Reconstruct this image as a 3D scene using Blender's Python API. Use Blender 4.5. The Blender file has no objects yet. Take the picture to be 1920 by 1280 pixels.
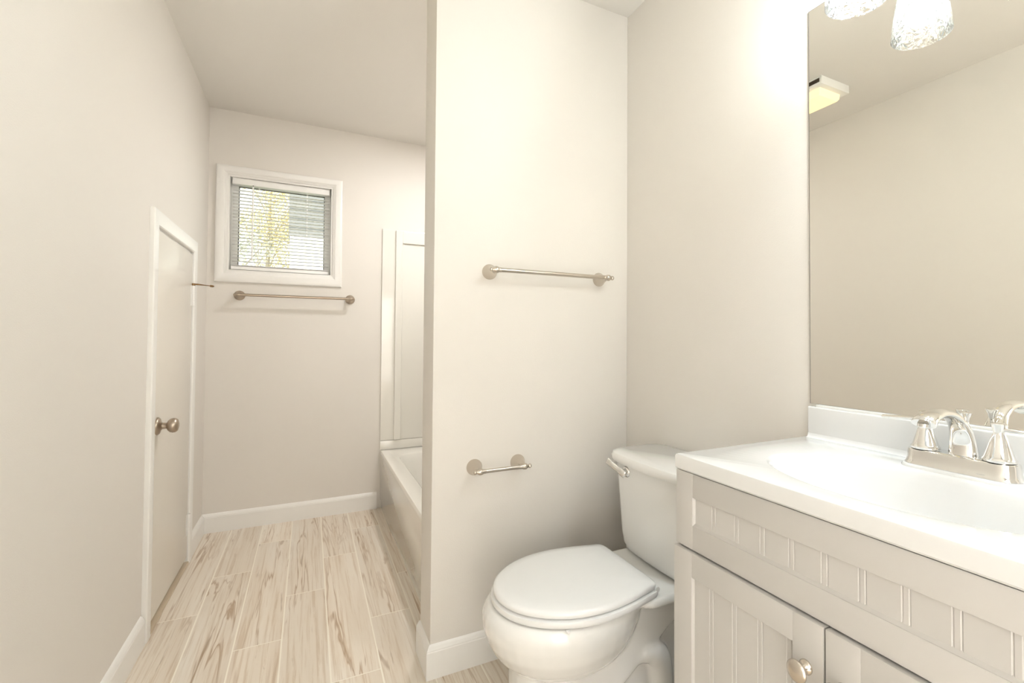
import bpy, bmesh, math, random
from mathutils import Vector, Matrix
random.seed(7)
scene = bpy.context.scene
C = scene.collection
PI = math.pi

# ------------------------------------------------------------------ camera
F_PX, YAW, PITCH, ROLL = 917.86, 27.7768, 1.1392, 0.2985
SHX, SHY = 103.58, -23.71
cam_d = bpy.data.cameras.new('camera')
cam = bpy.data.objects.new('camera', cam_d)
C.objects.link(cam)
_y, _p, _r = (math.radians(a) for a in (YAW, PITCH, ROLL))
_F = Vector((math.sin(_y)*math.cos(_p), math.cos(_y)*math.cos(_p), math.sin(_p)))
_R = Vector((math.cos(_y), -math.sin(_y), 0))
_U = _R.cross(_F)
_R2 = _R*math.cos(_r) + _U*math.sin(_r)
_U2 = -_R*math.sin(_r) + _U*math.cos(_r)
M = Matrix((_R2, _U2, -_F)).transposed().to_4x4()
M.translation = Vector((0.5248, 0.0, 1.1152))
cam.matrix_world = M
cam_d.sensor_fit = 'HORIZONTAL'
cam_d.sensor_width = 36
cam_d.lens = F_PX*36/1920
cam_d.shift_x = -SHX/1920
cam_d.shift_y = SHY/1920
cam_d.clip_start = 0.02
scene.camera = cam

# ------------------------------------------------------------------ world, sun, exposure
world = bpy.data.worlds.new('daylight')
scene.world = world
world.use_nodes = True
wn = world.node_tree.nodes
bg = wn['Background']
bg.inputs['Color'].default_value = (1.0, 1.0, 0.99, 1)
bg.inputs['Strength'].default_value = 2.3
sun_d = bpy.data.lights.new('sun', 'SUN')
sun_d.energy = 3.5
sun_d.color = (1.0, 0.94, 0.84)
sun_d.angle = math.radians(1.0)
sun = bpy.data.objects.new('sun', sun_d)
sun.rotation_euler = (math.radians(48), 0, math.radians(-35))
C.objects.link(sun)
vs = scene.view_settings
scene.display_settings.display_device = 'sRGB'
vs.view_transform = 'Standard'
vs.look = 'None'
vs.gamma = 1.0
vs.use_curve_mapping = False
vs.exposure = 0.25
VANITY_GLOW = 175.0  # radiance of each vanity bulb
HALL_FILL_W = 300.0        # added fill lamps in the unseen hall behind the doorway
FAN_W = 0.06         # small bulb behind the fan lens
TUB_FILL_W = 11.5         # added fill light over the bathtub, out of view

# ------------------------------------------------------------------ room numbers
H = 2.44
YB, XR, XP, YP, YP2 = 3.436, 1.669, 0.890, 1.650, 1.810
YR = -0.62
HB = 0.107
ZC = 0.8695          # counter top

# ------------------------------------------------------------------ helpers
def lin(c):
    return tuple(((v/255)/12.92 if v/255 <= .04045 else ((v/255+.055)/1.055)**2.4) for v in c)

class MB:
    def __init__(s): s.bm = bmesh.new()
    def box(s, x0, x1, y0, y1, z0, z1, bev=0.0, seg=2):
        r = bmesh.ops.create_cube(s.bm, size=1)
        vsx = r['verts']
        for v in vsx:
            v.co = Vector(((x0+x1)/2+v.co.x*(x1-x0), (y0+y1)/2+v.co.y*(y1-y0), (z0+z1)/2+v.co.z*(z1-z0)))
        if bev > 0:
            es = list({e for v in vsx for e in v.link_edges})
            bmesh.ops.bevel(s.bm, geom=es, offset=bev, segments=seg, profile=.6, affect='EDGES')
        return s
    def loft(s, rings, cap0=True, cap1=True, closed=False):
        vr = [[s.bm.verts.new(p) for p in r] for r in rings]
        n = len(vr[0])
        pairs = list(zip(vr, vr[1:])) + ([(vr[-1], vr[0])] if closed else [])
        for a, b in pairs:
            for i in range(n):
                j = (i+1) % n
                try: s.bm.faces.new((a[i], a[j], b[j], b[i]))
                except ValueError: pass
        if not closed:
            if cap0: s.bm.faces.new(list(reversed(vr[0])))
            if cap1: s.bm.faces.new(vr[-1])
        return s
    def lathe(s, prof, origin, axis=(0, 0, 1), n=32, cap=True, sx=1.0):
        """prof: (radius, height along the axis); sx squashes one radial direction"""
        a = Vector(axis).normalized()
        t = Vector((0, 0, 1)) if abs(a.z) < .9 else Vector((1, 0, 0))
        u = a.cross(t).normalized(); w = a.cross(u)
        o = Vector(origin)
        rings = []
        for r, h in prof:
            r = max(r, 1e-5)
            rings.append([o + a*h + u*(r*sx*math.cos(2*PI*i/n)) + w*(r*math.sin(2*PI*i/n)) for i in range(n)])
        return s.loft(rings, cap, cap)
    def cyl(s, p0, p1, r0, r1=None, n=24):
        p0, p1 = Vector(p0), Vector(p1)
        return s.lathe([(r0, 0), (r0 if r1 is None else r1, (p1-p0).length)], p0, p1-p0, n)
    def tube(s, pts, rad, n=14, up=(0, 1, 0), cap=True):
        """rad: one radius, a list, or a list of (across up, in-plane) pairs"""
        P = [Vector(p) for p in pts]; rings = []
        upv = Vector(up)
        for i, p in enumerate(P):
            d = (P[min(i+1, len(P)-1)] - P[max(i-1, 0)]).normalized()
            a = (upv - d*upv.dot(d)).normalized(); b = d.cross(a)
            r = rad[i] if isinstance(rad, (list, tuple)) else rad
            ra, rb = r if isinstance(r, (list, tuple)) else (r, r)
            rings.append([p + a*(ra*math.cos(2*PI*k/n)) + b*(rb*math.sin(2*PI*k/n)) for k in range(n)])
        return s.loft(rings, cap, cap)
    def sweep_frame(s, corners, prof, closed=True):
        """corners: list of functions (inset, depth) -> point; prof: closed list of (inset, depth)"""
        return s.loft([[c(i, d) for i, d in prof] for c in corners], True, True, closed)
    def build(s, name, mat, parent=None, angle=38, mods=None):
        bm = s.bm
        bmesh.ops.recalc_face_normals(bm, faces=bm.faces[:])
        off = Vector((0, 0, 0)); q = parent
        while q is not None:
            off += q.location; q = q.parent
        for v in bm.verts: v.co -= off
        ca = math.radians(angle)
        for f in bm.faces: f.smooth = True
        for e in bm.edges:
            e.smooth = (len(e.link_faces) == 2 and e.calc_face_angle(0) < ca)
        me = bpy.data.meshes.new(name)
        bm.to_mesh(me); bm.free()
        me.materials.append(mat)
        o = bpy.data.objects.new(name, me)
        C.objects.link(o)
        if parent is not None: o.parent = parent
        for m in (mods or []): m(o)
        return o

def spline(pts, k=6):
    """Catmull-Rom through tuples"""
    out = []
    n = len(pts)
    for i in range(n-1):
        p0, p1, p2, p3 = pts[max(i-1, 0)], pts[i], pts[i+1], pts[min(i+2, n-1)]
        for j in range(k):
            t = j/k
            out.append(tuple(.5*(2*b + (c-a)*t + (2*a-5*b+4*c-d)*t*t + (-a+3*b-3*c+d)*t**3) for a, b, c, d in zip(p0, p1, p2, p3)))
    out.append(pts[-1])
    return out

def thing(name, label, cat, loc, group=None, kind=None):
    o = bpy.data.objects.new(name, None)
    C.objects.link(o)
    o.location = loc
    o.empty_display_size = .05
    tag(o, label, cat, group, kind)
    return o

def tag(o, label=None, cat=None, group=None, kind=None):
    if label: o['label'] = label
    if cat: o['category'] = cat
    if group: o['group'] = group
    if kind: o['kind'] = kind
    return o

def copy_tree(o, parent=None):
    c = o.copy(); C.objects.link(c); c.parent = parent
    for ch in [k for k in C.objects if k.parent == o]:
        copy_tree(ch, c)
    return c

def wnormal(o):
    m = o.modifiers.new('wn', 'WEIGHTED_NORMAL'); m.keep_sharp = True
    return m

# ------------------------------------------------------------------ materials
def mat(name, col, rough=.5, metal=0., bump=0., bscale=200., vary=0.03, spec=.5, coat=0., rvar=0.0, aniso=0.0):
    m = bpy.data.materials.new(name); m.use_nodes = True
    nt = m.node_tree; N = nt.nodes; L = nt.links
    b = N['Principled BSDF']
    b.inputs['Roughness'].default_value = rough
    b.inputs['Metallic'].default_value = metal
    b.inputs['Specular IOR Level'].default_value = spec
    b.inputs['Coat Weight'].default_value = coat
    b.inputs['Coat Roughness'].default_value = .04
    tc = N.new('ShaderNodeTexCoord')
    nz = N.new('ShaderNodeTexNoise'); nz.inputs['Scale'].default_value = 3.0; nz.inputs['Detail'].default_value = 3
    L.new(tc.outputs['Object'], nz.inputs['Vector'])
    mx = N.new('ShaderNodeMix'); mx.data_type = 'RGBA'
    c = lin(col)
    mx.inputs['A'].default_value = tuple(v*(1-vary) for v in c) + (1,)
    mx.inputs['B'].default_value = tuple(min(1, v*(1+vary)) for v in c) + (1,)
    L.new(nz.outputs['Fac'], mx.inputs['Factor'])
    L.new(mx.outputs['Result'], b.inputs['Base Color'])
    if bump > 0:
        nb = N.new('ShaderNodeTexNoise'); nb.inputs['Scale'].default_value = bscale; nb.inputs['Detail'].default_value = 2
        L.new(tc.outputs['Object'], nb.inputs['Vector'])
        bp = N.new('ShaderNodeBump'); bp.inputs['Strength'].default_value = bump; bp.inputs['Distance'].default_value = .001
        L.new(nb.outputs['Fac'], bp.inputs['Height']); L.new(bp.outputs['Normal'], b.inputs['Normal'])
    return m

PAINT = mat('cream_wall_paint', (233, 227, 219), .55, bump=.25, bscale=260, vary=.008, spec=.35)
CEIL = mat('ceiling_paint', (235, 230, 223), .8, bump=.2, bscale=200, vary=.008, spec=.2)
TRIM = mat('white_trim_paint', (246, 243, 238), .3, bump=.05, bscale=60, vary=.008)
DOORP = mat('door_paint', (232, 225, 214), .28, bump=.04, bscale=40, vary=.01)
VINYL = mat('white_vinyl', (246, 245, 241), .4, vary=.01)
SLAT = mat('blind_slat_white', (251, 249, 245), .45, vary=.01)
PORC = mat('white_porcelain', (243, 241, 237), .12, vary=.004, coat=.6)
SEATP = mat('white_seat_plastic', (243, 242, 240), .18, vary=.004)
MARBLE = mat('white_cultured_marble', (235, 234, 232), .12, vary=.004, coat=.5)
ACRYL = mat('white_acrylic', (240, 236, 227), .1, vary=.006, coat=.5)
CAB = mat('grey_cabinet_paint', (203, 199, 194), .38, vary=.01, bump=.03, bscale=80)
CHROME = mat('polished_chrome', (235, 234, 232), .05, 1.0, vary=.005)
NICKEL = mat('brushed_nickel', (205, 197, 186), .26, 1.0, vary=.04)
NICKELD = mat('aged_nickel', (178, 165, 150), .3, 1.0, vary=.05)
BRONZE = mat('bronze_wire', (140, 112, 80), .35, 1.0, vary=.05)
DARK = mat('dark_recess', (70, 58, 46), .8, vary=.05)
WOODT = mat('oak_threshold', (206, 188, 162), .45, vary=.06)
GROUT = mat('pale_grout', (251, 243, 229), .9, vary=.02, bump=.3, bscale=400)
MIRR = mat('mirror_silver', (240, 238, 232), .01, 1.0, vary=.0)
BLACKR = mat('dark_gasket', (112, 108, 102), .6, vary=.02)
FANW = mat('fan_housing_white', (244, 242, 236), .4, vary=.01)

def emit_mat(name, col, strength, base=(255, 255, 255)):
    m = bpy.data.materials.new(name); m.use_nodes = True
    b = m.node_tree.nodes['Principled BSDF']
    b.inputs['Base Color'].default_value = lin(base) + (1,)
    b.inputs['Emission Color'].default_value = lin(col) + (1,)
    b.inputs['Emission Strength'].default_value = strength
    b.inputs['Roughness'].default_value = .35
    return m
FILL_LENS = emit_mat('fill_lamp_lens', (255, 248, 236), 9.0)  # glowing lens of the added hall and tub fill lamps
VBULB = emit_mat('lit_vanity_bulb', (232, 246, 255), VANITY_GLOW)

def lens_mat():
    """yellowed diffuser; a bulb sits behind its middle, so it glows most there"""
    m = bpy.data.materials.new('yellowed_diffuser'); m.use_nodes = True
    nt = m.node_tree; N = nt.nodes; L = nt.links
    b = N['Principled BSDF']
    b.inputs['Base Color'].default_value = lin((250, 240, 200)) + (1,)
    b.inputs['Roughness'].default_value = .35
    b.inputs['Emission Color'].default_value = lin((255, 247, 214)) + (1,)
    b.inputs['Emission Strength'].default_value = .75
    tr = N.new('ShaderNodeBsdfTranslucent'); tr.inputs['Color'].default_value = lin((255, 247, 214)) + (1,)
    mx = N.new('ShaderNodeMixShader'); mx.inputs['Fac'].default_value = .5
    L.new(b.outputs[0], mx.inputs[1]); L.new(tr.outputs[0], mx.inputs[2])
    L.new(mx.outputs[0], N['Material Output'].inputs['Surface'])
    return m
LENS = lens_mat()

def pane_mat():
    m = bpy.data.materials.new('window_glass'); m.use_nodes = True
    nt = m.node_tree; N = nt.nodes; L = nt.links
    N.remove(N['Principled BSDF'])
    t = N.new('ShaderNodeBsdfTransparent'); t.inputs['Color'].default_value = (.93, .95, .94, 1)
    g = N.new('ShaderNodeBsdfGlossy'); g.inputs['Roughness'].default_value = .01
    fr = N.new('ShaderNodeFresnel'); fr.inputs['IOR'].default_value = 1.45
    mx = N.new('ShaderNodeMixShader')
    L.new(fr.outputs[0], mx.inputs['Fac']); L.new(t.outputs[0], mx.inputs[1]); L.new(g.outputs[0], mx.inputs[2])
    L.new(mx.outputs[0], N['Material Output'].inputs['Surface'])
    return m
PANE = pane_mat()

def shade_mat():
    """clear glass with a crackle pattern"""
    m = bpy.data.materials.new('crackle_glass'); m.use_nodes = True
    nt = m.node_tree; N = nt.nodes; L = nt.links
    N.remove(N['Principled BSDF'])
    tc = N.new('ShaderNodeTexCoord')
    nz = N.new('ShaderNodeTexNoise'); nz.inputs['Scale'].default_value = 40; nz.inputs['Detail'].default_value = 3
    L.new(tc.outputs['Object'], nz.inputs['Vector'])
    vo = N.new('ShaderNodeTexVoronoi'); vo.feature = 'DISTANCE_TO_EDGE'; vo.inputs['Scale'].default_value = 75
    ad = N.new('ShaderNodeVectorMath'); ad.operation = 'ADD'
    sc = N.new('ShaderNodeVectorMath'); sc.operation = 'SCALE'; sc.inputs['Scale'].default_value = .02
    L.new(nz.outputs['Color'], sc.inputs[0]); L.new(tc.outputs['Object'], ad.inputs[0]); L.new(sc.outputs[0], ad.inputs[1])
    L.new(ad.outputs[0], vo.inputs['Vector'])
    bp = N.new('ShaderNodeBump'); bp.inputs['Strength'].default_value = .9; bp.inputs['Distance'].default_value = .004
    L.new(vo.outputs['Distance'], bp.inputs['Height'])
    rp = N.new('ShaderNodeValToRGB')
    rp.color_ramp.elements[0].position = .0; rp.color_ramp.elements[0].color = (1, 1, 1, 1)
    rp.color_ramp.elements[1].position = .07; rp.color_ramp.elements[1].color = (0, 0, 0, 1)
    L.new(vo.outputs['Distance'], rp.inputs['Fac'])
    t = N.new('ShaderNodeBsdfTransparent'); t.inputs['Color'].default_value = (.97, .95, .91, 1)
    g = N.new('ShaderNodeBsdfGlossy'); g.inputs['Roughness'].default_value = .05
    tl = N.new('ShaderNodeBsdfTranslucent'); tl.inputs['Color'].default_value = (.95, .93, .88, 1)
    lw = N.new('ShaderNodeFresnel'); lw.inputs['IOR'].default_value = 1.5
    L.new(bp.outputs[0], g.inputs['Normal']); L.new(bp.outputs[0], lw.inputs['Normal'])
    m1 = N.new('ShaderNodeMixShader'); L.new(lw.outputs[0], m1.inputs['Fac']); L.new(t.outputs[0], m1.inputs[1]); L.new(g.outputs[0], m1.inputs[2])
    mu = N.new('ShaderNodeMath'); mu.operation = 'MULTIPLY_ADD'; mu.inputs[1].default_value = .16; mu.inputs[2].default_value = .02
    L.new(rp.outputs['Color'], mu.inputs[0])
    m2 = N.new('ShaderNodeMixShader'); L.new(mu.outputs[0], m2.inputs['Fac']); L.new(m1.outputs[0], m2.inputs[1]); L.new(tl.outputs[0], m2.inputs[2])
    L.new(m2.outputs[0], N['Material Output'].inputs['Surface'])
    return m
CRACKLE = shade_mat()

def tile_mat():
    """wood-look porcelain planks: 'plank' is a random number per plank, UV is in metres"""
    m = bpy.data.materials.new('wood_look_tile'); m.use_nodes = True
    nt = m.node_tree; N = nt.nodes; L = nt.links
    b = N['Principled BSDF']
    b.inputs['Roughness'].default_value = .38
    at = N.new('ShaderNodeAttribute'); at.attribute_name = 'plank'
    uv = N.new('ShaderNodeUVMap'); uv.uv_map = 'UVMap'
    cx = N.new('ShaderNodeCombineXYZ')
    mul = N.new('ShaderNodeMath'); mul.operation = 'MULTIPLY'; mul.inputs[1].default_value = 37.0
    L.new(at.outputs['Fac'], mul.inputs[0]); L.new(mul.outputs[0], cx.inputs['Z'])
    L.new(mul.outputs[0], cx.inputs['Y'])
    def coords(sx, sy):
        s = N.new('ShaderNodeVectorMath'); s.operation = 'MULTIPLY'; s.inputs[1].default_value = (sx, sy, 1)
        L.new(uv.outputs[0], s.inputs[0])
        a = N.new('ShaderNodeVectorMath'); a.operation = 'ADD'
        L.new(s.outputs[0], a.inputs[0]); L.new(cx.outputs[0], a.inputs[1])
        return a.outputs[0]
    def noise(sx, sy, detail, dist, rough=.55):
        n = N.new('ShaderNodeTexNoise'); n.inputs['Scale'].default_value = 1
        n.inputs['Detail'].default_value = detail; n.inputs['Distortion'].default_value = dist
        n.inputs['Roughness'].default_value = rough
        L.new(coords(sx, sy), n.inputs['Vector'])
        return n.outputs['Fac']
    def ramp(src, stops):
        r = N.new('ShaderNodeValToRGB'); e = r.color_ramp.elements
        while len(e) < len(stops): e.new(.5)
        for el, (p, c) in zip(e, stops):
            el.position = p; el.color = (c if len(c) == 4 else tuple(c)+(1,))
        L.new(src, r.inputs['Fac'])
        return r.outputs['Color']
    def mix(f, a, bb, mode='MIX'):
        x = N.new('ShaderNodeMix'); x.data_type = 'RGBA'; x.blend_type = mode
        for k, s in (('Factor', f), ('A', a), ('B', bb)):
            if isinstance(s, (float, int)): x.inputs[k].default_value = s
            elif isinstance(s, tuple): x.inputs[k].default_value = s
            else: L.new(s, x.inputs[k])
        return x.outputs['Result']
    W = lambda v: (v, v, v)
    base = ramp(noise(9, .9, 4, .8), [(.3, lin((224, 207, 186))), (.5, lin((237, 224, 207))), (.7, lin((246, 238, 226)))])
    fine = ramp(noise(85, 2.0, 6, .5, .68), [(.38, lin((200, 174, 142))), (.50, lin((241, 230, 214))), (1., lin((247, 239, 227)))])
    col = mix(.42, base, fine)
    # winding dark veins: a narrow band of a stretched noise
    v1 = ramp(noise(13, .75, 4, .5), [(.475, W(0)), (.497, W(1)), (.515, W(0))])
    msk = ramp(noise(5, .6, 1, 0), [(.45, W(0)), (.60, W(1))])
    col = mix(mix(1., v1, msk, 'MULTIPLY'), col, lin((186, 158, 128))+(1,))
    # small dark knots and dashes
    k1 = ramp(noise(34, 2.6, 3, .6), [(.66, W(0)), (.74, W(.75))])
    col = mix(k1, col, lin((172, 146, 118))+(1,))
    # broad brown stains with ragged edges
    k2 = ramp(noise(8, 1.6, 5, .5, .62), [(.655, W(0)), (.69, W(.7))])
    col = mix(k2, col, lin((188, 164, 138))+(1,))
    # tone per plank
    tone = ramp(at.outputs['Fac'], [(0., W(.93)), (1., W(1.04))])
    col = mix(1., col, tone, 'MULTIPLY')
    L.new(col, b.inputs['Base Color'])
    return m
TILE = tile_mat()

# ------------------------------------------------------------------ the room
def structure(o, label=None):
    o['kind'] = 'structure'
    if label: o['label'] = label
    return o

T = .12
# floor: grout bed with individual planks (one object, the planks are its pattern)
def make_floor():
    PW, PL, G = .1523, 1.0145, .0024
    X0 = -.0065
    bm = bmesh.new()
    uvl = bm.loops.layers.uv.new('UVMap')
    at = bm.faces.layers.float.new('plank')
    def quad(p, mi, rnd=0, uv0=(0, 0)):
        f = bm.faces.new([bm.verts.new(q) for q in p]); f.material_index = mi; f[at] = rnd
        for l in f.loops: l[uvl].uv = (l.vert.co.x-uv0[0], l.vert.co.y-uv0[1])
    quad([(-T, YR-T, -.0003), (XR+T, YR-T, -.0003), (XR+T, YB+T, -.0003), (-T, YB+T, -.0003)], 1)
    b = bmesh.new()
    k = -1
    while X0+k*PW < XR+.02:
        xa, xb = X0+k*PW, X0+(k+1)*PW
        y = 2.4465 + .338*(k % 3) - 5*PL
        while y < YB+.05:
            a0, a1 = max(xa+G, -T), min(xb-G, XR+T)
            b0, b1 = max(y+G, YR-T), min(y+PL-G, YB+T)
            if a1 > a0 and b1 > b0:
                r = random.random(); u = (xa, y)
                quad([(a0, b0, 0), (a1, b0, 0), (a1, b1, 0), (a0, b1, 0)], 0, r, u)
                for p, q in (((a0, b0), (a1, b0)), ((a1, b0), (a1, b1)), ((a1, b1), (a0, b1)), ((a0, b1), (a0, b0))):
                    quad([(p[0], p[1], -.0003), (q[0], q[1], -.0003), (q[0], q[1], 0), (p[0], p[1], 0)], 0, r, u)
            y += PL
        k += 1
    # underside so that the floor is a solid slab
    z = -.10
    quad([(-T, YB+T, z), (XR+T, YB+T, z), (XR+T, YR-T, z), (-T, YR-T, z)], 1)
    for p, q in (((-T, YR-T), (XR+T, YR-T)), ((XR+T, YR-T), (XR+T, YB+T)), ((XR+T, YB+T), (-T, YB+T)), ((-T, YB+T), (-T, YR-T))):
        quad([(p[0], p[1], z), (q[0], q[1], z), (q[0], q[1], -.0003), (p[0], p[1], -.0003)], 1)
    me = bpy.data.meshes.new('floor'); bm.to_mesh(me); bm.free(); b.free()
    me.materials.append(TILE); me.materials.append(GROUT)
    o = bpy.data.objects.new('floor', me); C.objects.link(o)
    structure(o, 'wood-look tile plank floor with pale grout lines')
make_floor()

structure(MB().box(-T, XR+T, YR-T, YB+T, H, H+.1).build('ceiling', CEIL), 'plain cream ceiling')

# left wall with the door opening
DY0, DY1, DZ = 2.360, 3.020, 1.535       # opening
w = MB()
w.box(-T, 0, YR-T, DY0, 0, H); w.box(-T, 0, DY1, YB+T, 0, H); w.box(-T, 0, DY0, DY1, DZ, H)
w.box(-T-.02, -T, DY0-.04, DY1+.04, -.02, DZ+.04)  # added unseen panel behind the door, keeps daylight out of its gap
structure(w.build('wall_left', PAINT), 'long cream wall on the left with the low door')
# back wall with the window opening
WX0, WX1, WZ0, WZ1 = .092, .647, 1.498, 2.066
w = MB()
w.box(0, WX0, YB, YB+T, 0, H); w.box(WX1, XR+T, YB, YB+T, 0, H)
w.box(WX0, WX1, YB, YB+T, 0, WZ0); w.box(WX0, WX1, YB, YB+T, WZ1, H)
structure(w.build('wall_back', PAINT), 'cream end wall with the small window')
structure(MB().box(XR, XR+T, YR-T, YB, 0, H).build('wall_right', PAINT), 'cream wall behind the toilet and vanity')
structure(MB().box(XP, XR, YP, YP2, 0, H, .003).build('wall_partition', PAINT), 'cream partition wall between toilet and bathtub')
# rear wall with the open doorway the picture is taken from, and the unseen hall beyond, added to bounce fill light
RX0, RX1, RZ = .075, .935, 2.06
w = MB(); w.box(0, RX0, YR-T, YR, 0, H); w.box(RX1, XR, YR-T, YR, 0, H); w.box(RX0, RX1, YR-T, YR, RZ, H)
structure(w.build('wall_rear', PAINT), 'cream wall with the doorway behind the viewer')
HX0, HX1, HY0, HY1 = -1.3, 3.0, -2.6, YR-T
w = MB(); w.box(HX0-T, HX0, HY0-T, HY1, 0, H); w.box(HX1, HX1+T, HY0-T, HY1, 0, H); w.box(HX0, HX1, HY0-T, HY0, 0, H)
w.box(HX0, -T, HY1-.01, HY1, 0, H); w.box(XR+T, HX1, HY1-.01, HY1, 0, H)
structure(w.build('wall_hall', CEIL), 'pale walls of the hall behind the viewer')
structure(MB().box(HX0-T, HX1+T, HY0-T, HY1, H, H+.1).build('ceiling_hall', CEIL), 'pale hall ceiling')
structure(MB().box(HX0-T, HX1+T, HY0-T, HY1, -.1, 0).build('floor_hall', CEIL), 'pale hall floor')
for hx in (-1.0, 2.7):  # lamps added out of view to fill the room through the doorway
    hl = thing('hall_fill_lamp', 'added unseen fill lamp, round and white, on the hall ceiling behind the viewer', 'ceiling light', (hx, -1.0, H), 'added hall fill lamps')
    MB().lathe([(.16, 0), (.165, -.02), (.15, -.07), (.10, -.10), (0, -.112)], (hx, -1.0, H), (0, 0, 1), 28).build('lamp_shade', FILL_LENS, hl)
    ld = bpy.data.lights.new('hall_fill_light', 'POINT'); ld.energy = HALL_FILL_W; ld.color = (.89, .955, 1.03); ld.shadow_soft_size = .1
    lo = bpy.data.objects.new('hall_fill_light', ld); C.objects.link(lo); lo.parent = hl; lo.location = (0, 0, -.24)

# baseboards: profile swept along a run with mitred corners
BPROF = [(0, 0), (.014, 0), (.014, .086), (.0125, .089), (.0125, .092), (.009, .097), (.0075, .101), (.004, .105), (0, HB)]
def baseboard(name, pts, label):
    """pts: plan points of the wall line; the board grows to the left of the walking direction"""
    P = [Vector((x, y)) for x, y in pts]
    rings = []
    for i, p in enumerate(P):
        nrm = []
        if i > 0: d = (P[i]-P[i-1]).normalized(); nrm.append(Vector((-d.y, d.x)))
        if i < len(P)-1: d = (P[i+1]-P[i]).normalized(); nrm.append(Vector((-d.y, d.x)))
        m = nrm[0] if len(nrm) == 1 else (nrm[0]+nrm[1])/(1+nrm[0].dot(nrm[1]))
        rings.append([(p.x+m.x*o, p.y+m.y*o, z) for o, z in BPROF])
    m = MB().loft(rings)
    structure(m.build(name, TRIM, angle=25), label)
baseboard('baseboard_left', [(0, DY0-.066), (0, YR)], 'white baseboard on the left wall before the door')
baseboard('baseboard_corner', [(0, YB-.0145), (0, DY1+.066)], 'short white baseboard between door and corner')
baseboard('baseboard_back', [(.928, YB), (0.0005, YB)], 'white baseboard under the window')
baseboard('baseboard_partition', [(1.6545, YP), (XP, YP), (XP, YP2)], 'white baseboard wrapping the partition corner')
baseboard('baseboard_right', [(XR, .845), (XR, YP-.0005)], 'white baseboard behind the toilet')

# ------------------------------------------------------------------ door
door = thing('door_1', 'low white slab door with round knob in the left wall', None, (0, (DY0+DY1)/2, 0), kind='structure')
DPROF = [(0, 0), (0, .013), (.004, .017), (.02, .018), (.05, .017), (.056, .015), (.060, .011), (.060, 0)]
cy0, cy1, cz = DY0-.058, DY1+.058, DZ+.060
cor = [lambda i, d: (d, cy0+i, 0), lambda i, d: (d, cy0+i, cz-i), lambda i, d: (d, cy1-i, cz-i), lambda i, d: (d, cy1-i, 0)]
MB().sweep_frame(cor, DPROF, False).build('casing', TRIM, door, 25)
j = MB()
j.box(-T, 0.0, DY0, DY0+.010, 0, DZ); j.box(-T, 0.0, DY1-.010, DY1, 0, DZ); j.box(-T, 0.0, DY0, DY1, DZ-.010, DZ)
j.build('jamb', TRIM, door)
slab = MB().box(-.030, .0075, DY0+.012, DY1-.013, .034, DZ-.0125, .0015).build('slab', DOORP, door)
kb = MB().lathe([(.034, 0), (.034, .004), (.030, .009), (.018, .013), (.0125, .017), (.0115, .028), (.0125, .032), (.020, .035),
                 (.0262, .042), (.0285, .050), (.0275, .058), (.022, .065), (.010, .0685), (0, .069)], (.0075, DY0+.061, .768), (1, 0, 0), 36)
knob = kb.build('knob', NICKELD, slab, 40)
knob['label'] = 'aged nickel door knob'
def hinge(z):
    h = MB()
    h.cyl((.0125, DY1-.011, z), (.0125, DY1-.011, z+.10), .0070, n=14)
    h.box(.0070, .0088, DY1-.040, DY1-.012, z, z+.10)
    h.box(.0, .0195, DY1-.0115, DY1-.0075, z, z+.10)
    for q in (.028, .050, .072): h.box(.0050, .0203, DY1-.019, DY1-.003, z+q-.0008, z+q+.0008)
    return h.build('hinge', TRIM, door)
hinge(.145); hinge(1.268)
hs = MB()
hs.cyl((.0125, DY1-.011, 1.3685), (.0125, DY1-.011, 1.379), .0085, n=16)
hs.tube([(.006, DY1-.014, 1.375), (.030, DY1-.016, 1.3745), (.060, DY1-.018, 1.372), (.092, DY1-.020, 1.369)], [.0042, .0040, .0022, .0022], 10, (0, 0, 1))
hs.lathe([(.0052, 0), (.0052, .010), (.003, .016)], (.082, DY1-.0195, 1.3695), (1, -.06, -.09), 12)
o = hs.build('hinge_stop', BRONZE, door); o['label'] = 'bronze hinge pin door stop'
structure(MB().box(-T, .016, DY0+.0025, DY1-.0025, .0002, .011, .003).build('trim_1', WOODT), 'oak threshold strip under the low door')

# ------------------------------------------------------------------ window
win = thing('window_1', 'small square window with white picture-frame casing', None, ((WX0+WX1)/2, YB, WZ0), kind='structure')
WPROF = [(0, 0), (0, .010), (.003, .0135), (.010, .0165), (.022, .018), (.036, .0165), (.043, .013), (.0435, .010), (.0475, .010), (.048, .0075),
         (.0525, .0075), (.053, .005), (.056, .005), (.056, 0)]
ox0, ox1, oz0, oz1 = WX0-.056, WX1+.054, WZ0-.064, WZ1+.050
cor = [lambda i, d: (ox0+i, YB-d, oz0+i*1.143), lambda i, d: (ox1-i*.964, YB-d, oz0+i*1.143), lambda i, d: (ox1-i*.964, YB-d, oz1-i*.893), lambda i, d: (ox0+i, YB-d, oz1-i*.893)]
MB().sweep_frame(cor, WPROF, True).build('casing', TRIM, win, 22)
def rect_frame(m, x0, x1, z0, z1, t, y0, y1, bev=.001):
    m.box(x0, x1, y0, y1, z0, z0+t, bev); m.box(x0, x1, y0, y1, z1-t, z1, bev)
    m.box(x0, x0+t, y0, y1, z0+t, z1-t, bev); m.box(x1-t, x1, y0, y1, z0+t, z1-t, bev)
m = MB(); rect_frame(m, WX0, WX1, WZ0, WZ1, .010, YB+.0005, YB+T-.002, .0005); m.build('jamb', TRIM, win)
m = MB(); rect_frame(m, WX0+.010, WX1-.010, WZ0+.010, WZ1-.010, .036, YB+.062, YB+.110, .002); m.build('window_frame', VINYL, win)
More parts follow.
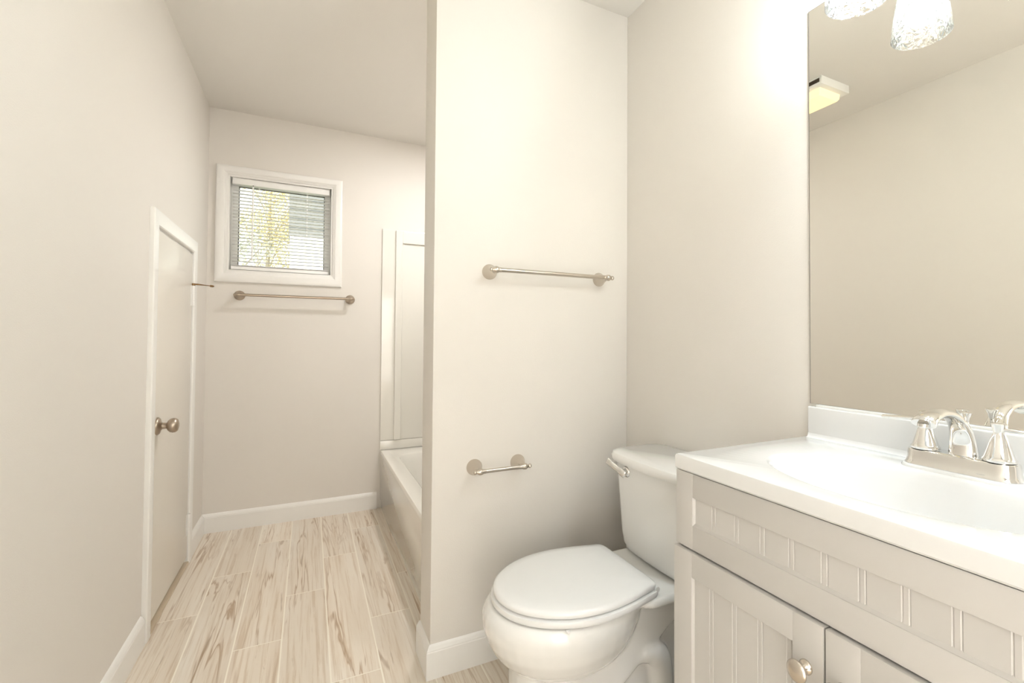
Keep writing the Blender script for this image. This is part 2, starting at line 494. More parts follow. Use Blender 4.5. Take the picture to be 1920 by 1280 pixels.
m = MB(); rect_frame(m, WX0+.046, WX1-.046, WZ0+.046, WZ1-.046, .004, YB+.080, YB+.090, .0005); gk = m.build('gasket', BLACKR, win); gk['label'] = 'dark glazing gasket'
MB().box(WX0+.044, WX1-.044, YB+.083, YB+.087, WZ0+.044, WZ1-.044).build('pane', PANE, win)

# blind hanging inside the window
BX0, BX1 = .111, .629
blind = thing('window_blind', 'white horizontal mini blind hanging in the small window, slats open', 'blind', ((BX0+BX1)/2, YB+.034, WZ1))
m = MB(); m.box(BX0, BX1, YB+.018, YB+.050, 2.018, 2.055, .003); m.box(BX0+.002, BX1-.002, YB+.0165, YB+.0185, 2.020, 2.053, .0008)
m.build('headrail', SLAT, blind)
def slat_mesh(z):
    n = 7; rings = []
    tilt = math.radians(-3)
    for x in (BX0+.002, BX1-.002):
        top = []; bot = []
        for i in range(n):
            u = (i/(n-1)-.5)*.0254
            h = .0022*(1-(2*u/.0254)**2)
            yy, zz = u*math.cos(tilt)-h*math.sin(tilt), u*math.sin(tilt)+h*math.cos(tilt)
            top.append((x, YB+.034+yy, z+zz)); bot.append((x, YB+.034+yy, z+zz-.0007))
        rings.append(top+bot[::-1])
    return MB().loft(rings)
sl0 = slat_mesh(1.985).build('slat', SLAT, blind, 60)
NS = 22
for i in range(1, NS):
    c = sl0.copy(); C.objects.link(c); c.parent = blind
    c.location = (0, 0, -i*.0201)
for i in range(5):        # slats stacked on the bottom rail
    c = sl0.copy(); C.objects.link(c); c.parent = blind
    c.location = (0, 0, -(1.985-1.5345)+i*.0013)
MB().box(BX0, BX1, YB+.021, YB+.047, 1.513, 1.533, .004).build('bottom_rail', SLAT, blind)
def ladder(x):
    m = MB()
    for dy in (-.0135, .0135):
        m.cyl((x, YB+.034+dy, 1.53), (x, YB+.034+dy, 2.02), .0008, n=6)
    m.cyl((x+.004, YB+.034, 1.53), (x+.004, YB+.034, 2.02), .0009, n=6)
    return m.build('ladder_cord', SLAT, blind)
for x in (.245, .500): ladder(x)
m = MB(); m.tube([(.216, YB+.012, 2.012), (.2162, YB+.012, 1.80), (.216, YB+.012, 1.566)], [.0042, .0042, .0046], 8, (1, 0, 0))
m.cyl((.216, YB+.012, 2.008), (.216, YB+.020, 2.022), .0025, n=8)
m.build('tilt_wand', SLAT, blind)
m = MB(); m.cyl((.216, YB+.014, 2.010), (.216, YB+.014, 2.018), .0035, n=8); m.build('wand_hook', DARK, blind)

# ------------------------------------------------------------------ towel bars and paper holder
def bar_fixture(name, label, cat, x0, x1, z, wall_y, proj, ros, barr, ball, material, side_ext=.016, drop=0.0):
    t = thing(name, label, cat, ((x0+x1)/2, wall_y, z))
    yb = wall_y-proj
    for k, x in enumerate((x0, x1)):
        sgn = -1 if k == 0 else 1
        p = MB()
        L_ = proj-ball*.6
        p.lathe([(ros, 0), (ros, .003), (ros*.95, .006), (ros*.86, .010), (ros*.62, L_*.45), (ros*.42, L_*.72), (ball*.62, L_*.86), (ball*.72, L_*.90), (ball*.6, L_*.95), (ball*.6, L_)],
                (x, wall_y, z), (0, -1, 0), 32)
        prof = [(ball*.62, -.020), (ball*.78, -.017), (ball*.66, -.013), (ball, -.005), (ball*1.04, 0), (ball, .004), (ball*.55, .011), (ball*.5, .013), (ball*.72, .016), (ball*.74, .019), (ball*.5, .023), (0, .0245)]
        p.lathe(prof, (x, yb, z), (sgn, 0, 0), 24)
        p.build('post', material, t, 50)
    MB().cyl((x0+.004, yb, z), (x1-.004, yb, z), barr, n=24).build('bar', material, t)
    return t
bar_fixture('towel_bar', 'brushed nickel towel bar on the partition wall above the toilet', 'towel bar', 1.083, 1.533, 1.348, YP, .070, .027, .0078, .0118, NICKEL)
bar_fixture('towel_bar', 'darker nickel towel bar on the end wall under the window', 'towel bar', .159, .753, 1.358, YB, .062, .0285, .0078, .0098, NICKELD)
bar_fixture('toilet_paper_holder', 'short empty nickel toilet paper holder on the partition wall left of the toilet', 'paper holder', 1.034, 1.194, .671, YP, .070, .0275, .0068, .0105, NICKEL)

# ------------------------------------------------------------------ bathtub and its surround
TX0, TX1, TY0, TY1, TZ = .944, XR-.002, YP2+.002, YB-.002, .378
tub = thing('bathtub', 'white built-in bathtub behind the partition wall', 'bathtub', ((TX0+TX1)/2, (TY0+TY1)/2, 0))
def rrect(x0, x1, y0, y1, r, z, n=8):
    pts = []
    for cx_, cy_, a0 in ((x1-r, y1-r, 0), (x0+r, y1-r, 90), (x0+r, y0+r, 180), (x1-r, y0+r, 270)):
        for k in range(n+1):
            a = math.radians(a0+90*k/n)
            pts.append((cx_+r*math.cos(a), cy_+r*math.sin(a), z))
    return pts
m = MB()
e = .0006
m.loft([rrect(TX0+.012, TX1, TY0, TY1, .002, 0), rrect(TX0+.012, TX1, TY0, TY1, .002, .05), rrect(TX0+.004, TX1, TY0, TY1, .002, .062), rrect(TX0+.002, TX1, TY0, TY1, .002, .30),
        rrect(TX0, TX1, TY0, TY1, .004, TZ-.020), rrect(TX0+.001, TX1-.001, TY0, TY1, .006, TZ-.010), rrect(TX0+.006, TX1-.004, TY0+.003, TY1-.002, .010, TZ-.002), rrect(TX0+.014, TX1-.010, TY0+.01, TY1-.01, .014, TZ),
        rrect(TX0+.078, TX1-.055, TY0+.10, TY1-.165, .10, TZ), rrect(TX0+.088, TX1-.065, TY0+.11, TY1-.175, .10, TZ-.008), rrect(TX0+.098, TX1-.075, TY0+.125, TY1-.190, .11, TZ-.05),
        rrect(TX0+.13, TX1-.11, TY0+.17, TY1-.26, .12, .12), rrect(TX0+.18, TX1-.15, TY0+.22, TY1-.33, .12, .075)])
m.build('tub_shell', ACRYL, tub, 40)
MB().lathe([(.028, 0), (.028, .002), (.022, .004), (0, .004)], (1.30, TY0+.32, .074), (0, 0, 1), 24).build('drain', CHROME, tub)

sur = thing('tub_surround', 'glossy white wall panels standing on the bathtub rim', 'tub surround', ((TX0+TX1)/2, YB-.01, TZ))
m = MB()
SZ = 1.836
m.box(TX0+.0005, TX1, YB-.013, YB-.0005, TZ+.0005, .436, .003)                     # lower flange
m.box(TX0+.0005, TX1, YB-.011, YB-.0005, .438, SZ, .003)                           # end panel
m.box(TX0+.084, TX0+.128, YB-.024, YB-.011, .4385, SZ-.004, .006, 4)               # raised column
m.box(TX0+.126, TX1-.03, YB-.023, YB-.011, SZ-.088, SZ-.004, .006, 4)              # raised head band
m.build('end_panel', ACRYL, sur)
m = MB()
m.box(XR-.013, XR-.0005, TY0, YB-.0135, TZ+.0005, SZ, .003)
for yy in (TY0+.35, TY0+.95): m.box(XR-.10, XR-.013, yy, yy+.40, 1.05, 1.075, .01, 3)
m.build('long_panel', ACRYL, sur)

# ------------------------------------------------------------------ toilet
TYC = 1.243
toil = thing('toilet', 'white two-piece toilet with closed lid beside the vanity', 'toilet', (1.32, TYC, 0))
def egg(xt, xb, hw, z, n=40, flat=.0, power=2.0):
    """closed outline, tip at xt (towards -X), back at xb; widest at 45% from the tip"""
    pts = []
    xm = xt+(xb-xt)*.46
    for i in range(n):
        a = 2*PI*i/n
        c, s = math.cos(a), math.sin(a)
        sc = math.copysign(abs(c)**(2/power), c); ss = math.copysign(abs(s)**(2/power), s)
        x = xm+(xb-xm)*sc if c > 0 else xm+(xm-xt)*sc
        pts.append((x, TYC+hw*ss, z))
    return pts
def remesh(size):
    def f(o):
        r = o.modifiers.new('remesh', 'REMESH'); r.mode = 'VOXEL'; r.voxel_size = size; r.use_smooth_shade = True
        s = o.modifiers.new('smooth', 'SMOOTH'); s.iterations = 6; s.factor = .5
    return f
m = MB()
# bowl
m.loft([egg(1.075, 1.30, .080, .222), egg(1.040, 1.33, .112, .230), egg(1.006, 1.35, .140, .246), egg(.976, 1.37, .163, .272), egg(.955, 1.39, .180, .308), egg(.943, 1.405, .188, .345), egg(.941, 1.41, .190, .370), egg(.946, 1.41, .188, .385), egg(.958, 1.41, .182, .400)])
# pedestal under the bowl, running back to the wall
def ped(xf, xb, hw, z): return egg(xf, xb, hw, z, 40, power=3.2)
m.loft([ped(.992, 1.62, .118, .0), ped(.996, 1.62, .116, .02), ped(1.012, 1.61, .106, .05), ped(1.018, 1.60, .102, .12), ped(1.018, 1.60, .102, .235), ped(1.10, 1.60, .100, .27), ped(1.20, 1.60, .095, .32), ped(1.25, 1.61, .100, .385)])
# deck that carries the tank
m.loft([rrect(1.36, 1.655, TYC-.10, TYC+.10, .03, .360), rrect(1.345, 1.66, TYC-.140, TYC+.140, .04, .372), rrect(1.335, 1.662, TYC-.165, TYC+.165, .045, .380), rrect(1.34, 1.662, TYC-.163, TYC+.163, .045, .395), rrect(1.35, 1.655, TYC-.155, TYC+.155, .04, .402)])
# shoulder between bowl and deck, undercut along a slope
side = [(1.16, .060), (1.20, .085), (1.44, .262), (1.47, .285), (1.60, .300), (1.60, .372), (1.30, .372), (1.12, .200)]
m.loft([[(x, TYC-.104, z) for x, z in side], [(x, TYC-.112, z) for x, z in [(1.24, .130), (1.27, .145), (1.455, .282), (1.48, .30), (1.58, .312), (1.58, .36), (1.32, .36), (1.25, .22)]]])
m.loft([[(x, TYC+.104, z) for x, z in side], [(x, TYC-.104, z) for x, z in side]])
m.loft([[(x, TYC+.104, z) for x, z in side], [(x, TYC+.112, z) for x, z in [(1.24, .130), (1.27, .145), (1.455, .282), (1.48, .30), (1.58, .312), (1.58, .36), (1.32, .36), (1.25, .22)]]])
# down-leg of the trapway on both sides
for s in (-1, 1):
    yy = TYC+s*.103
    m.tube(spline([(1.36, yy-s*.012, .222), (1.395, yy-s*.004, .226), (1.425, yy, .205), (1.436, yy, .15), (1.438, yy, .08), (1.438, yy, .005)], 5), [.026]*3+[.031]*4+[.036]*19, 16, (0, 1, 0))
m.build('bowl', PORC, toil, 60, [remesh(.0055)])
# seat and lid
HALF = [(0, 0), (.003, .030), (.016, .070), (.045, .112), (.090, .149), (.145, .174), (.200, .185), (.255, .184), (.320, .173), (.375, .158), (.407, .148), (.417, .137), (.420, .120)]
def seat_ring(grow, z, x0=.972, dz=0):
    hp = spline(HALF, 3)
    cx_ = .22
    f = []
    for x, y in hp:
        d = Vector((x-cx_, y)); l = d.length
        d = d*((l+grow)/l)
        f.append((x0+cx_+d.x, d.y))
    pts = [(x, TYC-y, z) for x, y in f] + [(x, TYC+y, z) for x, y in reversed(f[1:])]
    return pts
m = MB().loft([seat_ring(-.006, .400), seat_ring(.004, .403), seat_ring(.007, .410), seat_ring(.005, .418), seat_ring(-.004, .4215)])
m.build('seat', SEATP, toil, 50)
m = MB().loft([seat_ring(-.008, .4225), seat_ring(-.001, .4245), seat_ring(.001, .431), seat_ring(-.002, .4375), seat_ring(-.010, .4415), seat_ring(-.04, .4445), seat_ring(-.10, .4465), seat_ring(-.16, .447)])
m.build('lid', SEATP, toil, 50)
for s in (-1, 1):
    m = MB(); m.box(1.375, 1.398, TYC+s*.075-.018, TYC+s*.075+.018, .396, .421, .004, 3); m.cyl((1.388, TYC+s*.06, .4215), (1.388, TYC+s*.150, .4215), .0075, n=14)
    m.build('seat_hinge', SEATP, toil)
m = MB(); m.box(1.090, 1.100, TYC-.180, TYC-.170, .398, .402, .001); m.build('seat_bumper', SEATP, toil)
# tank: bowed front, tapering down
def tank_ring(xf, xb, hw, z, bow, r, n=8):
    base = rrect(xf, xb, TYC-hw, TYC+hw, r, z, n)
    out = []
    for x, y, zz in base:
        k = max(0, (xb-x)/(xb-xf))
        out.append((x-bow*k*(1-((y-TYC)/hw)**2), y, zz))
    # add points along the front so the bow is smooth
    res = []
    for a, b in zip(out, out[1:]+out[:1]):
        res.append(a)
        if abs(a[1]-b[1]) > .08:
            for q in range(1, 8):
                t = q/8; y = a[1]+(b[1]-a[1])*t; x = base[out.index(a)][0]
                k = max(0, (xb-x)/(xb-xf))
                res.append((x-bow*k*(1-((y-TYC)/hw)**2), y, a[2]))
    return res
TB = .4045
m = MB().loft([tank_ring(1.500, 1.645, 0.153, TB, .006, .05), tank_ring(1.485, 1.650, 0.165, TB+.006, .008, .05), tank_ring(1.474, 1.654, 0.174, TB+.03, .010, .05), tank_ring(1.470, 1.655, 0.177, TB+.07, .011, .048),
               tank_ring(1.465, 1.656, 0.180, .58, .013, .044), tank_ring(1.457, 1.657, 0.182, .704, .014, .042)])
m.build('tank', PORC, toil, 40)
m = MB().loft([tank_ring(1.457, 1.659, 0.184, .7045, .014, .05), tank_ring(1.442, 1.661, 0.198, .708, .015, .055), tank_ring(1.439, 1.662, 0.201, .716, .015, .056), tank_ring(1.440, 1.662, 0.201, .727, .015, .056), tank_ring(1.444, 1.660, 0.197, .734, .015, .054), tank_ring(1.455, 1.655, 0.187, .7375, .014, .05)])
m.build('tank_lid', PORC, toil, 40)
m = MB()
LY, LZ = TYC+.088, .682
m.lathe([(.0, -.004), (.0185, -.002), (.0185, .008), (.0165, .012), (.010, .014), (.010, .022)], (1.455, LY, LZ), (-1, 0, 0), 24)
m.tube(spline([(1.434, LY-.013, LZ-.007), (1.429, LY-.002, LZ-.001), (1.421, LY+.016, LZ+.009), (1.412, LY+.034, LZ+.019), (1.406, LY+.048, LZ+.027), (1.404, LY+.053, LZ+.030)], 4),
       [(.006, .005)]+[(.0130, .0062)]*6+[(.0105, .0052)]*6+[(.0118, .0048)]*6+[(.009, .004)]+[(.005, .003)], 16, (0, 0, 1))
m.build('flush_lever', CHROME, toil, 50)['label'] = 'chrome flush lever'
for s in (-1, 1):
    m = MB()
    m.cyl((1.56, TYC+s*.12, .335), (1.56, TYC+s*.12, .40), .004, n=10); m.cyl((1.56, TYC+s*.12, .352), (1.56, TYC+s*.12, .366), .011, n=6)
    m.box(1.548, 1.572, TYC+s*.12-.004, TYC+s*.12+.004, .338, .352, .001)
    m.build('tank_bolt', BRONZE, toil)
for s in (-1, 1):
    MB().lathe([(.016, 0), (.016, .008), (.012, .016), (.0, .019)], (1.37, TYC+s*.127, 0), (0, 0, 1), 18).build('bolt_cap', SEATP, toil)

# ------------------------------------------------------------------ vanity cabinet
VY0, VY1 = .138, .8345
VXF = 1.234
van = thing('vanity_cabinet', 'light grey two-door vanity cabinet with beadboard panels', 'vanity cabinet', (1.45, (VY0+VY1)/2, 0))
m = MB()
m.box(VXF+.019, XR-.002, VY1-.016, VY1, 0, .836, .001); m.box(VXF+.019, XR-.002, VY0, VY0+.016, 0, .836, .001)
m.box(VXF+.019, XR-.002, VY0+.016, VY1-.016, .085, .100); m.box(XR-.010, XR-.002, VY0+.016, VY1-.016, .10, .80)
m.box(VXF+.019, VXF+.034, VY0+.016, VY1-.016, .655, .690)
m.box(VXF+.065, VXF+.080, VY0+.016, VY1-.016, 0, .085); m.box(VXF+.019, VXF+.037, VY0+.016, VY1-.016, .800, .836)
m.build('carcass', CAB, van)
GP, GO = .0590, .730         # bead period and the centre of the first bead pair
def panel(m, x, y0, y1, z0, z1, d=.004):
    """beadboard panel: flat face at x with pairs of thin grooves"""
    ys = []
    k = 0
    cuts = []
    while GO-k*GP > y0:
        c = GO-k*GP
        for q in (-.0048, .0048):
            if y0+.004 < c+q < y1-.004: cuts.append(c+q)
        k += 1
    cuts.sort()
    prof = [(x, y0)]
    for c in cuts: prof += [(x, c-.0016), (x+.0011, c-.0004), (x+.0011, c+.0004), (x, c+.0016)]
    prof += [(x, y1), (x+.008, y1), (x+.008, y0)]
    m.loft([[(px_, py_, z0) for px_, py_ in prof], [(px_, py_, z1) for px_, py_ in prof]])
def shaker(name, x, y0, y1, z0, z1, st, rt, rb):
    """frame-and-panel front whose face lies at x"""
    th = .018
    m = MB()
    m.box(x, x+th, y1-st, y1, z0, z1, .0015); m.box(x, x+th, y0, y0+st, z0, z1, .0015)
    m.box(x+.0004, x+th, y0+st-.001, y1-st+.001, z1-rt, z1, .0015); m.box(x+.0004, x+th, y0+st-.001, y1-st+.001, z0, z0+rb, .0015)
    panel(m, x+.0065, y0+st-.002, y1-st+.002, z0+rb-.002, z1-rt+.002)
    # small chamfer where the frame meets the panel
    for (a, b_) in ((y0+st, 1), (y1-st, -1)):
        m.loft([[(x+.0015, a-b_*.0005, zz), (x+.0085, a-b_*.0005, zz), (x+.0085, a+b_*.004, zz)] for zz in (z0+rb, z1-rt)])
    for (zz, b_) in ((z0+rb, 1), (z1-rt, -1)):
        m.loft([[(x+.0018, yy, zz-b_*.0005), (x+.0085, yy, zz-b_*.0005), (x+.0085, yy, zz+b_*(.007 if b_ > 0 else .003))] for yy in (y0+st, y1-st)])
    return m.build(name, CAB, van, 30)
shaker('drawer_front', VXF, VY0, VY1, .678, .835, .050, .050, .050)
MID = .4865
DX = VXF-.006
for k, (a, b_) in enumerate(((MID+.0018, VY1), (VY0, MID-.0018))):
    d = shaker('cabinet_door', DX, a, b_, .100, .674, .054, .050, .055)
    ky = MID+.031 if k == 0 else MID-.031
    kn = MB().lathe([(.0115, 0), (.0115, .002), (.0095, .004), (.0055, .008), (.005, .014), (.008, .018), (.0155, .0205), (.0175, .0225), (.0172, .0245), (.0135, .0275), (.007, .0292), (0, .0297)], (DX, ky, .598), (-1, 0, 0), 32)
    kn.build('knob', NICKEL, d, 45)['label'] = 'brushed nickel mushroom knob'

# ------------------------------------------------------------------ countertop with its basin
CX0, CX1, CY0, CY1 = 1.228, XR-.0015, VY0-.004, .8315
top = thing('sink_top', 'white one-piece vanity top with oval basin and backsplash', 'vanity top', (1.45, (CY0+CY1)/2, .837))
FX_ = 1.592
BCX, BCY, BAX, BAY = 1.418, .478, .138, .246
def top_mesh():
    N_ = 96
    angs = [2*PI*i/N_ for i in range(N_)]
    corners = [math.atan2(y-BCY, x-BCX) % (2*PI) for x in (CX0, CX1) for y in (CY0, CY1)]
    for c in corners:
        i = min(range(len(angs)), key=lambda q: abs(angs[q]-c)); angs[i] = c
    angs.sort()
    def rect_ring(ins, z):
        x0, x1, y0, y1 = CX0+ins, CX1-ins, CY0+ins, CY1-ins
        out = []
        for a in angs:
            c, s = math.cos(a), math.sin(a)
            ts = []
            if abs(c) > 1e-9: ts.append(((CX1 if c > 0 else CX0)-BCX)/c)
            if abs(s) > 1e-9: ts.append(((CY1 if s > 0 else CY0)-BCY)/s)
            t = min(q for q in ts if q > 0)
            out.append((min(max(BCX+c*t, x0), x1), min(max(BCY+s*t, y0), y1), z))
        return out
    def ell(k, z, dx=0, dk=0):
        out = []
        for a in angs:
            # same direction as the rectangle sample, on the ellipse
            c, s = math.cos(a), math.sin(a)
            t = 1/math.sqrt((c/(BAX*k))**2+(s/(BAY*k))**2)
            out.append((BCX+dx+c*t, BCY+s*t, z))
        return out
    rings = [rect_ring(.004, .837), rect_ring(0, .841), rect_ring(0, ZC-.005), rect_ring(.0015, ZC-.0015), rect_ring(.005, ZC), ell(1.02, ZC), ell(1.0, ZC-.0008), ell(.975, ZC-.005), ell(.955, ZC-.012), ell(.92, ZC-.026),
             ell(.84, ZC-.053, .004), ell(.70, ZC-.083, .010), ell(.52, ZC-.107, .018), ell(.32, ZC-.122, .025), ell(.12, ZC-.128, .03)]
    m = MB().loft(rings, False, True)
    # underside rim strip
    return m
top_mesh().build('countertop', MARBLE, top, 35)
m = MB()
BS0 = XR-.0195
m.box(BS0, CX1, CY0, .821, ZC-.002, .947, .004, 3)
m.loft([[(BS0-.010*(1-math.cos(t)) if False else BS0-.012*(1-math.sin(t)), yy, ZC-.001+.012*(1-math.cos(t))) for t in [0, PI/8, PI/4, 3*PI/8, PI/2]] + [(BS0+.002, yy, ZC+.012), (BS0+.002, yy, ZC-.001)] for yy in (CY0, .819)])
m.build('backsplash', MARBLE, top, 40)
def ledge_ring(hx, hy, z):
    return [(FX_+hx*math.cos(PI*i/14), .465+hy-hx+hx*math.sin(PI*i/14), z) for i in range(15)] + [(FX_+hx*math.cos(PI+PI*i/14), .465-hy+hx+hx*math.sin(PI+PI*i/14), z) for i in range(15)]
MB().loft([ledge_ring(.0345, .0985, ZC-.001), ledge_ring(.0343, .0980, ZC+.0010), ledge_ring(.0338, .0965, ZC+.0040), ledge_ring(.0330, .0955, ZC+.0060), ledge_ring(.0315, .0940, ZC+.0066)]).build('faucet_ledge', MARBLE, top, 60)
MB().lathe([(.021, 0), (.021, .002), (.017, .004), (.015, .0015), (0, .0015)], (BCX+.03, BCY, ZC-.1285), (0, 0, 1), 24).build('drain', CHROME, top)
MB().box(BS0+.004, CX1-.0005, CY0+.002, .800, .9465, .9525, .0015).build('mirror_channel', VINYL, top)

# ------------------------------------------------------------------ faucet
FX, FY = 1.592, .465
ZF = ZC+.0064
fau = thing('faucet', 'polished chrome two-handle faucet standing behind the basin', 'faucet', (FX, FY, ZF))
def stad(hx, hy, z):
    pts = []
    n = 14
    for i in range(n+1): a = PI*i/n; pts.append((FX+hx*math.cos(a), FY+hy-hx+hx*math.sin(a), z))
    for i in range(n+1): a = PI+PI*i/n; pts.append((FX+hx*math.cos(a), FY-hy+hx+hx*math.sin(a), z))
    return pts
MB().loft([stad(.0310, .0930, ZF+.0006), stad(.0310, .0930, ZF+.002), stad(.0280, .0900, ZF+.006), stad(.0262, .0882, ZF+.012), stad(.0254, .0874, ZF+.024), stad(.0245, .0865, ZF+.0275), stad(.023, .085, ZF+.0285)]).build('base_plate', CHROME, fau, 40)
Z1 = ZF+.0285
sp = spline([(1.602, FY, Z1-.002), (1.600, FY, Z1+.028), (1.587, FY, Z1+.054), (1.561, FY, Z1+.073), (1.528, FY, Z1+.0805), (1.497, FY, Z1+.0790), (1.476, FY, Z1+.0725), (1.468, FY, Z1+.066)], 6)
nsp = len(sp)
rad = []
for i in range(nsp):
    t = i/(nsp-1)
    wk = [(0, .0245), (.16, .0205), (.35, .0150), (.55, .0145), (.75, .0178), (.9, .0198), (1, .0198)]
    tk = [(0, .0170), (.2, .0125), (.45, .0085), (.7, .0085), (.9, .0105), (1, .0115)]
    def at_(k, t):
        for (p, u), (q, v) in zip(k, k[1:]):
            if t <= q: return u+(v-u)*(t-p)/(q-p)
        return k[-1][1]
    rad.append((at_(wk, t), at_(tk, t)))
m = MB().tube(sp, rad, 28, (0, 1, 0))
m.lathe([(.0095, 0), (.0095, .005)], (1.4685, FY, Z1+.0615), (.1, 0, 1), 20)
m.build('spout', CHROME, fau, 50)
def handle(sgn):
    hy = FY+sgn*.058
    prof = [(.0238, 0), (.0245, .0015), (.0245, .004), (.0228, .006), (.0215, .008), (.0172, .022), (.0130, .037), (.0098, .0455), (.0084, .0485), (.0084, .0505), (.0095, .056), (.0114, .0630), (.0118, .0648), (.0106, .0662), (.005, .0672), (0, .0674)]
    h = MB().lathe(prof, (FX, hy, Z1+.001), (0, 0, 1), 36).build('handle', CHROME, fau, 35)
    zz = Z1+.0570
    l = MB().tube(spline([(FX, hy+sgn*.006, zz), (FX, hy+sgn*.030, zz-.001), (FX, hy+sgn*.055, zz-.003), (FX, hy+sgn*.074, zz-.0045), (FX, hy+sgn*.080, zz-.005)], 4),
                  [(.0050, .0036)]*4+[(.0052, .0036)]*8+[(.0058, .0038)]*4+[(.0030, .0022)], 14, (1, 0, 0))
    l.build('lever', CHROME, h, 50)
handle(1); handle(-1)
MB().cyl((FX+.0205, FY, Z1-.003), (FX+.0205, FY, Z1+.060), .0036, n=14).lathe([(.0036, 0), (.0050, .002), (.0068, .010), (.0098, .0165), (.0100, .0182), (.008, .0195), (0, .0200)], (FX+.0205, FY, Z1+.058), (0, 0, 1), 20).build('lift_rod', CHROME, fau)

# ------------------------------------------------------------------ mirror
mir = thing('wall_mirror', 'large frameless mirror above the vanity top', 'mirror', (XR, .46, .953))
MB().box(XR-.0055, XR-.0005, VY0-.02, .8225, .953, 1.968, .0006, 1).build('mirror_glass', MIRR, mir)
m = MB(); m.box(XR-.0052, XR-.0004, .8226, .8234, .953, 1.968); m.box(XR-.0052, XR-.0004, VY0-.02, .8234, 1.9682, 1.969)
m.build('dark_edge', BLACKR, mir)

# ------------------------------------------------------------------ vanity light
LX = XR-.130
SHY0 = .620
SP = .205
LZ0 = 1.832          # rim height
vl = thing('vanity_light', 'nickel vanity light with three crackle glass shades above the mirror', 'vanity light', (XR, SHY0-SP, 2.03))
MB().box(XR-.022, XR-.0005, SHY0-2*SP-.06, SHY0+.06, 2.02, 2.12, .006, 3).build('back_plate', NICKEL, vl)
SHP = [(.024, .150), (.030, .146), (.040, .125), (.048, .095), (.054, .060), (.058, .030), (.0605, .0)]
for k in range(3):
    yy = SHY0-k*SP
    m = MB(); m.tube(spline([(XR-.020, yy, 2.075), (XR-.07, yy, 2.085), (LX-.0, yy, 2.075), (LX, yy, 2.035)], 5), .007, 12, (0, 1, 0))
    m.lathe([(.012, .050), (.024, .045), (.026, .020), (.026, 0)], (LX, yy, LZ0+.150), (0, 0, 1), 24)
    m.build('arm', NICKEL, vl)
    sh = MB()
    prof = SHP + [(r-.0025, h) for r, h in reversed(SHP)]
    n = 40
    sh.loft([[(LX+r*math.cos(2*PI*i/n), yy+r*math.sin(2*PI*i/n), LZ0+h) for i in range(n)] for r, h in prof], closed=True)
    so = sh.build('shade', CRACKLE, vl, 60)
    b = MB().lathe([(.013, .155), (.015, .132), (.025, .104), (.033, .076), (.034, .060), (.030, .042), (.020, .029), (0, .024)], (LX, yy, LZ0), (0, 0, 1), 14)
    b.build('bulb', VBULB, vl, 60)

# ------------------------------------------------------------------ fan light on the ceiling
fan = thing('ceiling_fan_light', 'white bathroom fan housing with yellowed lit lens on the ceiling', 'ceiling light', (.444, 1.72, H))
FX0, FX1, FY0_, FY1_ = .332, .556, 1.552, 1.892
m = MB(); m.box(FX0, FX1, FY0_, FY1_, H-.042, H-.0002, .003); m.build('housing', FANW, fan)
for xa, xb in ((FX0-.0012, FX0+.002), (FX1-.002, FX1+.0012)):
    MB().box(xa, xb, FY0_+.012, FY1_-.012, H-.030, H-.010).build('vent_slot', DARK, fan)
def lens_ring(ins, z): return rrect(FX0+ins, FX1-ins, FY0_+ins, FY1_-ins, .004, z, 3)
m = MB().loft([lens_ring(.030, H-.0425), lens_ring(.032, H-.066), lens_ring(.040, H-.076)], True, True)
m.build('lens', LENS, fan)
ld = bpy.data.lights.new('fan_light', 'POINT'); ld.energy = FAN_W; ld.color = (1, .93, .75); ld.shadow_soft_size = .01
lo = bpy.data.objects.new('fan_light', ld); C.objects.link(lo); lo.parent = fan
lo.location = Vector((.47, 1.80, H-.052))-fan.location

# added fill light over the bathtub, hidden behind the partition
tl = thing('tub_fill_lamp', 'added unseen fill light, round, in the ceiling above the bathtub', 'ceiling light', (1.30, 2.60, H))
MB().lathe([(.085, 0), (.085, -.004), (.078, -.008), (.068, -.008), (.064, -.004), (.060, -.002)], (1.30, 2.60, H-.0002), (0, 0, 1), 36).build('trim_ring', FANW, tl)
MB().lathe([(.060, -.0022), (.058, -.010), (.04, -.016), (0, -.018)], (1.30, 2.60, H), (0, 0, 1), 28).build('lamp_lens', FILL_LENS, tl)
ld = bpy.data.lights.new('tub_fill_light', 'AREA'); ld.shape = 'DISK'; ld.size = .11; ld.energy = TUB_FILL_W; ld.color = (.98, .985, .99)
lo = bpy.data.objects.new('tub_fill_light', ld); C.objects.link(lo); lo.parent = tl; lo.location = (0, 0, -.0185)

# ------------------------------------------------------------------ outside the window
LEAFY = mat('yellow_leaves', (243, 224, 182), .6, vary=.2)
LEAFG = mat('pale_green_leaves', (208, 208, 194), .6, vary=.25)
BARK = mat('grey_bark', (176, 166, 152), .9, bump=.6, bscale=30, vary=.15)
SIDG = mat('grey_siding', (138, 138, 137), .7, vary=.03)
SIDW = mat('white_siding', (240, 240, 238), .6, vary=.02)
ROOFM = mat('dark_shingle', (96, 94, 92), .9, vary=.1)
GRASS = mat('lawn', (120, 140, 90), .9, vary=.15)
structure(MB().box(-25, 25, YB+.6, 45, -.6, -.5).build('ground', GRASS), 'lawn outside the window')

